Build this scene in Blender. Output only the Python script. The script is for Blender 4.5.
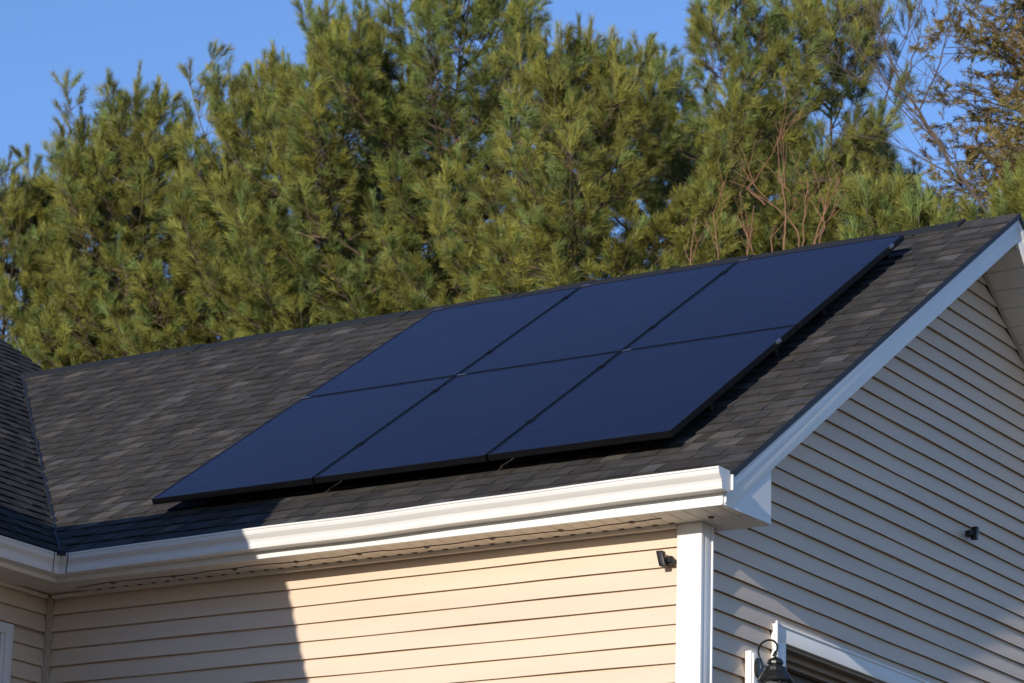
import bpy, math, random
import numpy as np
from mathutils import Vector, Matrix

for o in list(bpy.data.objects):
    bpy.data.objects.remove(o)
scn = bpy.context.scene
COL = scn.collection

# ------------------------------------------------------------------ camera
cam_d = bpy.data.cameras.new('camera')
cam = bpy.data.objects.new('camera', cam_d)
COL.objects.link(cam)
YAW, PIT, ROLL = 0.569986, 0.288983, 0.028768
CAM = Vector((7.8402, -14.0699, -3.7195))
cy, sy, cp, sp = math.cos(YAW), math.sin(YAW), math.cos(PIT), math.sin(PIT)
fwd = Vector((-sy * cp, cy * cp, sp)); rt = Vector((cy, sy, 0)); up = rt.cross(fwd)
cr, sr = math.cos(ROLL), math.sin(ROLL)
rt2, up2 = cr * rt + sr * up, -sr * rt + cr * up
M = Matrix((rt2, up2, -fwd)).transposed().to_4x4(); M.translation = CAM
cam.matrix_world = M
cam_d.sensor_width = 36.0; cam_d.sensor_fit = 'HORIZONTAL'
cam_d.lens = 3197.0 * 36.0 / 1024.0
cam_d.clip_end = 3000.0
cam_d.dof.use_dof = True
cam_d.dof.focus_distance = 17.3
cam_d.dof.aperture_fstop = 7.0
scn.camera = cam

# ------------------------------------------------------------------ light
SUN = Vector((-0.105, 1.0, -0.20)).normalized()          # direction the light travels
elev = math.asin(-SUN.z)
azim = math.atan2(-SUN.x, -SUN.y)
w = bpy.data.worlds.new('World'); scn.world = w; w.use_nodes = True
nt = w.node_tree
sky = nt.nodes.new('ShaderNodeTexSky'); sky.sky_type = 'NISHITA'; sky.sun_disc = False
sky.sun_elevation = elev; sky.sun_rotation = azim
sky.air_density = 1.0; sky.dust_density = 0.0; sky.ozone_density = 4.5
bg = nt.nodes['Background']; bg.inputs['Strength'].default_value = 0.145
tn = nt.nodes.new('ShaderNodeMix'); tn.data_type = 'RGBA'; tn.blend_type = 'MULTIPLY'; tn.inputs['Factor'].default_value = 1.0
tn.inputs['B'].default_value = (1.08, 0.93, 1.01, 1)          # a slightly less green winter sky
nt.links.new(sky.outputs[0], tn.inputs['A']); nt.links.new(tn.outputs['Result'], bg.inputs[0])
sd = bpy.data.lights.new('sun', 'SUN'); sd.energy = 3.0; sd.angle = math.radians(0.5)
sd.color = (1.0, 0.93, 0.83)
so = bpy.data.objects.new('sun', sd); COL.objects.link(so)
so.rotation_euler = SUN.to_track_quat('-Z', 'Y').to_euler(); so.location = (0, -20, 12)
scn.view_settings.view_transform = 'Standard'; scn.view_settings.look = 'None'
scn.view_settings.gamma = 1.0; scn.view_settings.use_curve_mapping = False
scn.view_settings.exposure = 0.6
scn.cycles.max_bounces = 8

# ------------------------------------------------------------------ helpers
rng = np.random.default_rng(7)
rnd = random.Random(11)

class MB:
    """collects polygons (with an optional grey/colour value per face) for ONE mesh"""
    def __init__(s): s.v = []; s.f = []; s.c = []
    def face(s, pts, c=(1, 1, 1)):
        n = len(s.v); s.v += [tuple(p) for p in pts]; s.f.append(tuple(range(n, n + len(pts)))); s.c.append(c)
    def box(s, x0, x1, y0, y1, z0, z1, c=(1, 1, 1)):
        P = [(x, y, z) for z in (z0, z1) for y in (y0, y1) for x in (x0, x1)]
        s.hexa(P, c)
    def hexa(s, P, c=(1, 1, 1)):
        for q in ((0, 2, 3, 1), (4, 5, 7, 6), (0, 1, 5, 4), (2, 6, 7, 3), (0, 4, 6, 2), (1, 3, 7, 5)):
            s.face([P[i] for i in q], c)
    def prism(s, poly, a, b, c=(1, 1, 1)):
        """extrude: poly = list of points fn; a(p), b(p) give the two ends"""
        A = [a(p) for p in poly]; B = [b(p) for p in poly]; n = len(poly)
        s.face(A[::-1], c); s.face(B, c)
        for i in range(n):
            j = (i + 1) % n
            s.face([A[i], A[j], B[j], B[i]], c)
    def tube(s, pts, rad, n=8, c=(1, 1, 1), cap=True):
        pts = [Vector(p) for p in pts]; rings = []
        if not hasattr(rad, '__len__'): rad = [rad] * len(pts)
        ref = None
        for i, p in enumerate(pts):
            d = (pts[min(i + 1, len(pts) - 1)] - pts[max(i - 1, 0)]).normalized()
            if ref is None: ref = Vector((0, 0, 1)) if abs(d.z) < .9 else Vector((1, 0, 0))
            u = d.cross(ref).normalized(); v2 = u.cross(d); ref = v2
            rings.append([p + rad[i] * (math.cos(2 * math.pi * k / n) * u + math.sin(2 * math.pi * k / n) * v2) for k in range(n)])
        for a, b in zip(rings[:-1], rings[1:]):
            for k in range(n):
                s.face([a[k], a[(k + 1) % n], b[(k + 1) % n], b[k]], c)
        if cap: s.face(rings[0], c); s.face(rings[-1][::-1], c)
    def lathe(s, cx, cy_, prof, n=16, c=(1, 1, 1)):
        rings = [[(cx + r * math.cos(2 * math.pi * k / n), cy_ + r * math.sin(2 * math.pi * k / n), z) for k in range(n)] for r, z in prof]
        for a, b in zip(rings[:-1], rings[1:]):
            for k in range(n):
                s.face([a[k], a[(k + 1) % n], b[(k + 1) % n], b[k]], c)
        s.face(rings[0][::-1], c); s.face(rings[-1], c)

def origin_of(o):
    p = Vector((0, 0, 0))
    while o: p = p + o.location; o = o.parent
    return p

def raw(name, V, loops, starts, mat, parent=None, loc=(0, 0, 0), fcol=None, smooth=False):
    me = bpy.data.meshes.new(name)
    nv = len(V); nl = len(loops); nf = len(starts)
    org = origin_of(parent) if parent else Vector(loc)
    V = np.asarray(V, np.float32) - np.array(org, np.float32)
    me.vertices.add(nv); me.vertices.foreach_set('co', V.ravel())
    me.loops.add(nl); me.loops.foreach_set('vertex_index', np.asarray(loops, np.int32))
    me.polygons.add(nf); me.polygons.foreach_set('loop_start', np.asarray(starts, np.int32))
    if fcol is not None:
        tot = np.diff(np.append(starts, nl))
        a = me.attributes.new('tint', 'FLOAT_COLOR', 'CORNER')
        cc = np.concatenate([np.asarray(fcol, np.float32), np.ones((nf, 1), np.float32)], 1)
        a.data.foreach_set('color', np.repeat(cc, tot, 0).ravel())
    me.update(calc_edges=True)
    if smooth: me.polygons.foreach_set('use_smooth', np.ones(nf, bool))
    me.materials.append(mat)
    o = bpy.data.objects.new(name, me); COL.objects.link(o)
    if parent: o.parent = parent
    else: o.location = loc
    return o

def obj(name, mb, mat, parent=None, loc=(0, 0, 0), bevel=0, smooth=False):
    loops = [i for f in mb.f for i in f]
    starts = np.cumsum([0] + [len(f) for f in mb.f[:-1]])
    o = raw(name, mb.v, loops, starts, mat, parent, loc, mb.c, smooth)
    if bevel:
        # weld the faces, then a small real bevel
        import bmesh
        bm = bmesh.new(); bm.from_mesh(o.data)
        bmesh.ops.remove_doubles(bm, verts=bm.verts, dist=1e-5)
        bm.to_mesh(o.data); bm.free()
        m = o.modifiers.new('bevel', 'BEVEL'); m.width = bevel; m.segments = 2; m.limit_method = 'ANGLE'
    return o

def empty(name, loc, label, cat, group=None):
    o = bpy.data.objects.new(name, None); COL.objects.link(o); o.location = loc
    o.empty_display_size = .2
    return tag(o, label, cat, group)

def tag(o, label=None, cat=None, group=None, kind=None):
    if label: o['label'] = label
    if cat: o['category'] = cat
    if group: o['group'] = group
    if kind: o['kind'] = kind
    return o

# ------------------------------------------------------------------ materials
def mat(name, col, rough=.6, metal=0.0, spec=.5, tint=False, noise=0.0, nscale=6.0, bump=0.0, bscale=80.0,
        stretch=(1, 1, 1), coat=0.0):
    m = bpy.data.materials.new(name); m.use_nodes = True
    n = m.node_tree.nodes; l = m.node_tree.links
    b = n['Principled BSDF']
    b.inputs['Base Color'].default_value = (*col, 1); b.inputs['Roughness'].default_value = rough
    b.inputs['Metallic'].default_value = metal; b.inputs['Specular IOR Level'].default_value = spec
    b.inputs['Coat Weight'].default_value = coat
    src = None
    tc = n.new('ShaderNodeTexCoord'); mp = n.new('ShaderNodeMapping'); mp.inputs['Scale'].default_value = stretch
    l.new(tc.outputs['Object'], mp.inputs['Vector'])
    def mul(a, bsock):
        x = n.new('ShaderNodeMix'); x.data_type = 'RGBA'; x.blend_type = 'MULTIPLY'; x.inputs['Factor'].default_value = 1
        if a is None: x.inputs['A'].default_value = (*col, 1)
        else: l.new(a, x.inputs['A'])
        l.new(bsock, x.inputs['B']); return x.outputs['Result']
    if tint:
        a = n.new('ShaderNodeAttribute'); a.attribute_name = 'tint'; src = mul(src, a.outputs['Color'])
    if noise:
        t = n.new('ShaderNodeTexNoise'); t.inputs['Scale'].default_value = nscale; t.inputs['Detail'].default_value = 5
        l.new(mp.outputs[0], t.inputs['Vector'])
        r = n.new('ShaderNodeMapRange'); r.inputs['From Min'].default_value = .25; r.inputs['From Max'].default_value = .75
        r.inputs['To Min'].default_value = 1 - noise; r.inputs['To Max'].default_value = 1 + noise * .3
        l.new(t.outputs['Fac'], r.inputs['Value'])
        cmb = n.new('ShaderNodeCombineColor')
        for i in range(3): l.new(r.outputs[0], cmb.inputs[i])
        src = mul(src, cmb.outputs[0])
    if src is not None: l.new(src, b.inputs['Base Color'])
    if bump:
        t = n.new('ShaderNodeTexNoise'); t.inputs['Scale'].default_value = bscale; t.inputs['Detail'].default_value = 3
        l.new(mp.outputs[0], t.inputs['Vector'])
        bp = n.new('ShaderNodeBump'); bp.inputs['Strength'].default_value = bump; bp.inputs['Distance'].default_value = .004
        l.new(t.outputs['Fac'], bp.inputs['Height']); l.new(bp.outputs[0], b.inputs['Normal'])
    return m

M_SIDING = mat('cream_vinyl', (.70, .555, .415), .5, spec=.35, noise=.11, nscale=1.6, bump=.05, bscale=30, stretch=(.25, .25, 3))
M_TRIM = mat('white_trim', (.80, .78, .74), .42, noise=.05, nscale=3)
M_GUTTER = mat('white_gutter_paint', (.74, .71, .66), .35, noise=.12, nscale=2.5, stretch=(.6, .6, 5))
M_SOFFIT = mat('beige_soffit', (.77, .69, .59), .55, noise=.12, nscale=4)
M_SHINGLE = mat('asphalt_shingle', (.073, .066, .060), .92, spec=.2, tint=True, noise=.42, nscale=9.0, bump=1.0, bscale=260)
M_DRIP = mat('dark_drip_edge', (.005, .006, .010), .6)
M_VENT = mat('black_ridge_vent', (.009, .009, .009), .85, noise=.3, nscale=12)
M_BLACK = mat('black_anodised_frame', (.005, .005, .006), .38, spec=.25, noise=.2, nscale=20)
M_ALU = mat('bare_aluminium', (.62, .62, .62), .35, metal=1.0)
M_BLKPL = mat('black_plastic', (.012, .012, .012), .45, noise=.3, nscale=30)
M_NAIL = mat('grey_nail', (.12, .1, .08), .6)
M_GAP = mat('dark_gap', (.05, .04, .03), .9)
M_BROWN = mat('brown_door', (.085, .06, .045), .55, noise=.3, nscale=5)
M_TAN = mat('tan_jamb', (.30, .22, .15), .6, noise=.2, nscale=6)
M_INCORNER = mat('tan_corner_trim', (.50, .40, .30), .55, noise=.12, nscale=4)
M_LAMP = mat('bronze_lantern', (.035, .036, .034), .38, metal=.6, noise=.35, nscale=30)
M_BARKP = mat('pine_bark', (.13, .085, .055), .9, noise=.4, nscale=9)
M_BARKB = mat('bare_bark', (.10, .07, .05), .85, noise=.35, nscale=9)
M_TWIG = mat('orange_twig_bark', (.26, .12, .055), .6, noise=.35, nscale=5)

def glass_mat(name, base, rough, ior, coat=0):
    m = bpy.data.materials.new(name); m.use_nodes = True
    b = m.node_tree.nodes['Principled BSDF']
    b.inputs['Base Color'].default_value = (*base, 1); b.inputs['Roughness'].default_value = rough
    b.inputs['IOR'].default_value = ior
    return m
M_PANE = glass_mat('window_glass', (.01, .011, .013), .04, 1.5)
M_LGLASS = glass_mat('lantern_glass', (.10, .105, .11), .08, 1.5)

# dark monocrystalline cells under anti-reflective glass
M_CELL = glass_mat('solar_cell_glass', (.006, .009, .026), .16, 1.165)
def _cells():
    n = M_CELL.node_tree.nodes; l = M_CELL.node_tree.links; b = n['Principled BSDF']
    tc = n.new('ShaderNodeTexCoord')
    mp = n.new('ShaderNodeMapping'); mp.inputs['Scale'].default_value = (1.2, 5, 5); l.new(tc.outputs['Object'], mp.inputs[0])
    t = n.new('ShaderNodeTexNoise'); t.inputs['Scale'].default_value = 2.2; t.inputs['Detail'].default_value = 4
    l.new(mp.outputs[0], t.inputs['Vector'])
    r = n.new('ShaderNodeMapRange'); r.inputs['To Min'].default_value = .10; r.inputs['To Max'].default_value = .26
    l.new(t.outputs['Fac'], r.inputs['Value']); l.new(r.outputs[0], b.inputs['Roughness'])
    # cell grid, seen as faintly darker lines between cells (UV: metres on the panel)
    uv = n.new('ShaderNodeUVMap'); uv.uv_map = 'panel'
    br = n.new('ShaderNodeTexBrick'); br.offset = 0; br.inputs['Scale'].default_value = 1
    br.inputs['Brick Width'].default_value = .182; br.inputs['Row Height'].default_value = .091
    br.inputs['Mortar Size'].default_value = .0016; br.inputs['Mortar Smooth'].default_value = .3
    br.inputs['Color1'].default_value = (.0072, .0060, .021, 1); br.inputs['Color2'].default_value = (.0095, .0078, .027, 1)
    br.inputs['Mortar'].default_value = (.003, .004, .008, 1)
    l.new(uv.outputs[0], br.inputs['Vector']); l.new(br.outputs['Color'], b.inputs['Base Color'])
    t2 = n.new('ShaderNodeTexNoise'); t2.inputs['Scale'].default_value = 3; l.new(mp.outputs[0], t2.inputs['Vector'])
    bp = n.new('ShaderNodeBump'); bp.inputs['Strength'].default_value = .035; bp.inputs['Distance'].default_value = .02
    l.new(t2.outputs['Fac'], bp.inputs['Height']); l.new(bp.outputs[0], b.inputs['Normal'])
_cells()

def leaf_mat(name, col, trans=.10):
    m = bpy.data.materials.new(name); m.use_nodes = True
    n = m.node_tree.nodes; l = m.node_tree.links
    n.remove(n['Principled BSDF']); out = n['Material Output']
    a = n.new('ShaderNodeAttribute'); a.attribute_name = 'tint'
    x = n.new('ShaderNodeMix'); x.data_type = 'RGBA'; x.blend_type = 'MULTIPLY'; x.inputs['Factor'].default_value = 1
    x.inputs['A'].default_value = (*col, 1); l.new(a.outputs['Color'], x.inputs['B'])
    d = n.new('ShaderNodeBsdfPrincipled'); d.inputs['Roughness'].default_value = .55; d.inputs['Specular IOR Level'].default_value = .25
    l.new(x.outputs['Result'], d.inputs['Base Color'])
    t = n.new('ShaderNodeBsdfTranslucent'); l.new(x.outputs['Result'], t.inputs['Color'])
    ms = n.new('ShaderNodeMixShader'); ms.inputs[0].default_value = trans
    l.new(d.outputs[0], ms.inputs[1]); l.new(t.outputs[0], ms.inputs[2]); l.new(ms.outputs[0], out.inputs['Surface'])
    return m
M_NEEDLE = leaf_mat('pine_needles', (.205, .216, .052))
M_SPRUCE = leaf_mat('dark_conifer_needles', (.06, .078, .03))
M_CEDAR = leaf_mat('rusty_cedar_scales', (.25, .16, .055))

# ------------------------------------------------------------------ setting: ground
GZ = -2.75
def gz(x, y):
    if y > -1.5: return GZ
    k = min(1, max(0, (-1.5 - y) / 13.0)); k = k * k * (3 - 2 * k)
    return GZ - 2.6 * k
mb = MB()
xs = [-900, -300, -100, -50] + list(range(-30, 31, 3)) + [50, 100, 300, 900]
ys = [-900, -300, -100, -50] + list(range(-30, 31, 3)) + [50, 100, 300, 900]
for i in range(len(xs) - 1):
    for j in range(len(ys) - 1):
        mb.face([(x, y, gz(x, y)) for x, y in ((xs[i], ys[j]), (xs[i + 1], ys[j]), (xs[i + 1], ys[j + 1]), (xs[i], ys[j + 1]))])
tag(obj('ground', mb, mat('winter_lawn', (.14, .11, .065), .95, noise=.45, nscale=1.5)), kind='structure')
mb = MB()
for j in range(12):
    x0, x1 = .05 + j * 1.5, .05 + (j + 1) * 1.5
    mb.face([(x0, .9, gz(x0, .9) + .02), (x1, .9, gz(x1, .9) + .02), (x1, 5.8, GZ + .02), (x0, 5.8, GZ + .02)])
tag(obj('driveway', mb, mat('worn_asphalt', (.15, .13, .11), .9, noise=.2, nscale=2)), kind='structure')

# ------------------------------------------------------------------ the house
L = -4.343                       # plane of the side wing's wall
T = .6784; C0 = .4443            # roof plane z = T*y + C0
XO = .30                         # rake overhang
YE = -.30                        # eave fascia plane
YR = 3.453; ZR = T * YR + C0     # ridge
E = .1016                        # siding exposure
YB = 2 * YR                      # mirror of y=0 (rear wall)
SL = math.sqrt(1 + T * T)
NR = Vector((0, -T / SL, 1 / SL))
SOF = .114
house = empty('house', (0, 0, GZ), 'cream vinyl sided house with dark shingled gable roof and white gutters', 'house')

def siding(mb, to3, z0, z1, u0, u1, seed=0):
    """clapboard courses. to3(u, proud, z); u0, u1: functions of z"""
    r = random.Random(seed)
    k0 = math.floor(z0 / E + 1e-6); k1 = math.ceil((z1 - .012) / E - 1e-6)
    for k in range(k0, k1):
        zb = k * E
        prof = [(-.006, zb + .009), (.012, zb + .004), (.020, zb), (.0192, zb + .006), (.0165, zb + .03), (.003, zb + E - .005), (-.006, zb + E + .009)]
        prof = [(p, min(max(z, z0), z1)) for p, z in prof]
        zm = zb + E * .5
        n = max(2, int(abs(u1(zm) - u0(zm)) / .22))
        ph = [r.uniform(0, 6.28) for _ in range(3)]
        prev = None
        for i in range(n + 1):
            t = i / n; cur = []
            for q, (p, z) in enumerate(prof):
                u = u0(z) + (u1(z) - u0(z)) * t
                wv = .0011 * math.sin(u * 2.1 + ph[0]) + .0008 * math.sin(u * 5.3 + ph[1])
                cur.append(to3(u, p + (wv * 1.4 if q in (2, 3, 4, 5) else 0), z + (wv if 0 < q < 5 else 0)))
            if prev:
                for q in range(len(prof) - 1):
                    mb.face([prev[q], cur[q], cur[q + 1], prev[q + 1]])
            prev = cur

front = lambda u, p, z: (u, -p + .013, z)
gable = lambda u, p, z: (p - .013, u, z)
wingw = lambda u, p, z: (L + p - .013, u, z)
con = lambda v: (lambda z: v)

# front wall
mb = MB(); siding(mb, front, GZ, SOF + .03, con(L + .0), con(-.02), 1)
o = obj('wall', mb, M_SIDING, house); o['label'] = 'sunlit cream lap siding under the eave'
# gable wall with the garage opening
OY0, OY1, OZ = .93, 5.75, -.352
zlow = C0 - .188                                            # siding ends up under the rake soffit
ylo = lambda z: max(.06, (z - zlow) / T)
yhi = lambda z: min(YB - .06, YB - (z - zlow) / T)
mb = MB()
siding(mb, gable, -2 * E, ZR - .2, ylo, yhi, 2); siding(mb, gable, -.262, -2 * E + .009, con(OY0 - .118), con(OY1 + .118), 14)
siding(mb, gable, GZ, -2 * E + .009, con(.06), con(OY0 - .118), 3)
siding(mb, gable, GZ, -2 * E + .009, con(OY1 + .118), con(YB - .06), 4)
o = obj('wall', mb, M_SIDING, house); o['label'] = 'shaded gable wall of cream lap siding over the garage door'
# side wing wall
WY0, WY1, WZ0, WZ1 = -1.27, -.322, -1.42, -.116
mb = MB()
siding(mb, wingw, WZ1 + .0, SOF + .03, con(-3.06), con(-.02), 5)
siding(mb, wingw, WZ0, WZ1, con(WY1 + .0), con(-.02), 6)
siding(mb, wingw, WZ0, WZ1, con(-3.06), con(WY0), 7)
siding(mb, wingw, GZ, WZ0, con(-3.06), con(-.02), 8)
o = obj('wall', mb, M_SIDING, house); o['label'] = 'shaded cream siding of the side wing in the inner corner'
# backing (sheathing) walls so that the body is closed: rear of both wings
mb = MB()
mb.box(L - 2.4, -.02, YB - .1, YB, GZ, .3); mb.box(L - 2.5, L - 2.4, 4.2, YB, GZ, .3)
mb.box(-14.5, L - .05, 3.9, 4.0, GZ, .4); mb.box(-14.5, -14.4, -7, 3.9, GZ, .4)
obj('wall', mb, M_SIDING, house)
mb = MB()
mb.face([(-.04, .05, -.2), (-.04, YB - .05, -.2), (-.04, YB - .05, .2), (-.04, YR, ZR - .3), (-.04, .05, .2)])
mb.face([(L, .04, GZ), (-.05, .04, GZ), (-.05, .04, .14), (L, .04, .14)])
obj('sheathing', mb, M_GAP, house)

# unseen front bay of the side wing, added and shaped to shade the inner corner
BX, BY0, BY1, BZ = -2.41, -3.6, -8.4, 1.36
bxz = lambda z: -1.99 - .31 * max(.15, min(z, BZ))                      # side wall slanted so that its cast shadow edge slants
mb = MB()
siding(mb, lambda u, p, z: (bxz(z) - .03 + p, u, z), GZ - 2, BZ - .1, con(BY1 + .05), con(BY0 - .03), 9)
siding(mb, lambda u, p, z: (u, BY0 - .03 + p, z), GZ - 2, BZ - .1, con(-9), lambda z: bxz(z) - .02, 10)
siding(mb, lambda u, p, z: (u, BY1 + .05 - p, z), GZ - 2, BZ - .1, con(-9), lambda z: bxz(z) - .02, 12)
o = obj('wall', mb, M_SIDING, house); o['label'] = 'siding of the unseen front bay added to cast shade'
mb = MB()
ap = [(-5.0, (BY0 + BY1) / 2, BZ + .26), (-9.0, (BY0 + BY1) / 2, BZ + .26)]
R0 = [(BX, BY0, BZ), (BX, BY1, BZ), (-9.4, BY1, BZ), (-9.4, BY0, BZ)]
mb.face([R0[0], R0[3], ap[1], ap[0]]); mb.face([R0[1], R0[0], ap[0]]); mb.face([R0[2], R0[1], ap[0], ap[1]]); mb.face([R0[3], R0[2], ap[1]])
B0 = [(x, y, BZ - .12) for x, y, z in R0]
mb.face(B0[::-1])
for i in range(4): mb.face([B0[i], B0[(i + 1) % 4], R0[(i + 1) % 4], R0[i]])
obj('roof', mb, M_SHINGLE, house)

# corner post (wide white post with a flanged channel on the gable side)
mb = MB()
mb.box(-.104, .030, -.026, .012, GZ, SOF - .002)
mb.box(.004, .030, .012, .082, GZ, SOF - .003)
mb.box(.005, .037, .082, .098, GZ, SOF - .004)
mb.box(-.112, -.104, -.030, .0, GZ, SOF - .004)
obj('corner_post', mb, M_TRIM, house, bevel=.003)
mb = MB()
mb.box(L + .002, L + .030, -.030, -.002, GZ, SOF - .003); mb.box(L + .030, L + .038, -.022, -.003, GZ, SOF - .004)
obj('inner_corner_trim', mb, M_INCORNER, house, bevel=.002)

# soffit: ribbed panels under the eave, a lapped seam, nails
mb = MB()
x = L + .3
while x < XO - .004:
    x1 = min(x + .1, XO - .003)
    mb.box(x + .003, x1 - .003, YE + .012, -.014, SOF - .001, SOF + .006)
    x += .1
mb.box(L + .3, XO - .003, YE + .012, -.014, SOF + .006, SOF + .016)
mb.box(.012, XO - .003, -.0139, .2, SOF - .0005, SOF + .012)
y = YE
while y > -3.0:
    mb.box(L + .014, L + .288, y - .1 + .003, y - .003, SOF - .001, SOF + .006); y -= .1
mb.box(L + .014, L + .3, -3.0, -.014, SOF + .0065, SOF + .0165)
sof = obj('soffit', mb, M_SOFFIT, house)
mb = MB()                                                   # lapped seam with a wavy edge
r = random.Random(5); xx = L + .32; pts = []
while xx < -.12:
    pts.append((xx, -.165 + .012 * math.sin(xx * 7.3) + .006 * math.sin(xx * 17) + r.uniform(-.004, .004))); xx += .06
for (a, ya), (b, yb) in zip(pts[:-1], pts[1:]):
    P = [(a, ya, SOF - .0045), (b, yb, SOF - .0045), (a, ya + .0055, SOF - .0045), (b, yb + .0055, SOF - .0045),
         (a, ya, SOF - .001), (b, yb, SOF - .001), (a, ya + .0055, SOF - .001), (b, yb + .0055, SOF - .001)]
    mb.hexa(P)
obj('soffit_seam', mb, M_GAP, sof)
xx = L + .4
while xx < -.05:                                            # vent slots next to the wall
    mb = MB(); mb.box(xx, xx + .028, -.062, -.048, SOF - .004, SOF - .001); obj('vent_slot', mb, M_GAP, sof); xx += .1
for i in range(10):
    xx = -.30 - i * .43
    if xx < L + .3: break
    mb = MB(); mb.lathe(xx, -.16 + r.uniform(-.012, .012), [(.018, SOF - .001), (.017, SOF - .006), (.008, SOF - .011)], 8)
    obj('nail', mb, M_NAIL, sof)
mb = MB(); mb.lathe(.12, -.09, [(.018, SOF - .001), (.017, SOF - .006), (.008, SOF - .011)], 8); obj('nail', mb, M_NAIL, sof)
# moulding between soffit and wall
mb = MB(); mb.box(L + .05, -.115, -.040, -.010, SOF - .022, SOF - .0015); mb.box(L + .010, L + .030, -3.0, -.05, SOF - .022, SOF - .0015)
obj('soffit_moulding', mb, M_SOFFIT, house)

# eave fascia
mb = MB()
mb.box(L + .289, XO - .001, YE - .012, YE + .011, SOF - .006, .215)
mb.box(L + .2891, L + .312, -3.0, YE - .013, SOF - .006, .215)
obj('fascia', mb, M_TRIM, house, bevel=.002)

# gutters (ogee profile)
GP = [(0, -.108), (.078, -.108), (.082, -.092), (.083, -.074), (.088, -.060), (.099, -.048), (.109, -.036), (.113, -.022), (.113, -.013), (.118, -.011), (.118, -.001),
      (.104, -.001), (.104, -.012), (.095, -.040), (.076, -.066), (.072, -.100), (.006, -.100), (.006, -.0), (0, -.0)]
GX1 = XO + .046
gtop = lambda x: .279 + .0085 * (x - XO)
mb = MB()
y0 = YE - .013; xw = L + .313
n = 26
def gs(x_of, ztop, place):
    return [place(u, ztop + dz) for u, dz in GP]
secs = []
for i in range(n + 1):
    t = i / n
    sec = []
    for u, dz in GP:
        xa = xw + u; x = xa + (GX1 - xa) * t
        sag = .003 * math.sin(t * 9) + .002 * math.sin(t * 23)
        sec.append((x, y0 - u, gtop(x) + dz + sag * t * (1 - t) * 4))
    secs.append(sec)
m_ = len(GP)
for a, b in zip(secs[:-1], secs[1:]):
    for i in range(m_):
        j = (i + 1) % m_; mb.face([a[i], b[i], b[j], a[j]])
gut = obj('gutter', mb, M_GUTTER, house); gut['label'] = 'long white gutter along the sunlit eave'
mb = MB(); mb.face([secs[-1][i] for i in range(12)] + [(GX1, y0, secs[-1][0][2] + .108)])
cap = MB()
P = [(u, dz) for u, dz in GP[:11]] + [(0, -.001)]
zt = gtop(GX1)
cap.prism(P, lambda p: (GX1 - .001, y0 - p[0], zt + p[1]), lambda p: (GX1 + .004, y0 - p[0] * 1.02, zt + p[1] * 1.02))
obj('end_cap', cap, M_GUTTER, gut)
mb = MB(); secs = []
for i in range(13):
    t = i / 12; sec = []
    for u, dz in GP:
        ya = y0 - u; y = ya + (-3.0 - ya) * t
        sec.append((xw + u, y, gtop(xw) + dz - .006 * t))
    secs.append(sec)
for a, b in zip(secs[:-1], secs[1:]):
    for i in range(m_):
        j = (i + 1) % m_; mb.face([a[i], a[j], b[j], b[i]])
g2 = obj('gutter', mb, M_GUTTER, house); g2['label'] = 'white gutter of the side wing in shade'
# strip mitre: two dark sealant lines and a top cap in the inner corner
mb = MB()
for s in (0, 1):
    for (ua, za), (ub, zb) in zip(GP[1:10], GP[2:11]):
        def pt(u, dz, w):
            off = .052 + w
            return (xw + u + off, y0 - u - .002, gtop(xw) + dz) if s == 0 else (xw + u + .002, y0 - u - off, gtop(xw) + dz)
        mb.face([pt(ua, za, 0), pt(ua, za, .006), pt(ub, zb, .006), pt(ub, zb, 0)])
zc = gtop(xw)
mb.box(xw + .10, xw + .155, y0 - .155, y0 - .10, zc - .012, zc + .008)
obj('mitre_joint', mb, M_DRIP, gut)

# eave return ("box" under the rake) and rake boards
FD = .178                                                   # vertical depth of the rake fascia under the roof plane
zr = lambda y: T * (y if y <= YR else YB - y) + C0
FT = .012
def rake(mb, x0, x1, d0, d1, ya, yb):
    P = []
    for x in (x0, x1):
        pass
    q = [(x, y, zr(y) - d) for d in (d1, d0) for y in (ya, yb) for x in (x0, x1)]
    mb.hexa(q)
ret_y = .21
mb = MB()
poly = [(YE - .012, SOF - .004), (ret_y, SOF + .004), (ret_y, zr(ret_y) - FD + .002), (YE - .012, zr(YE) - FD * .35)]
mb.prism(poly, lambda p: (XO - .002, p[0], p[1]), lambda p: (XO + .008, p[0], p[1]))
mb.box(.01, XO - .003, ret_y - .012, ret_y, SOF - .002, zr(ret_y) - FD)
obj('eave_return', mb, M_TRIM, house)
mb = MB(); mb.box(XO + .0202, XO + .062, YE - .004, YE + .010, .180, .262)
obj('rake_return', mb, M_TRIM, house, bevel=.002)
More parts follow.
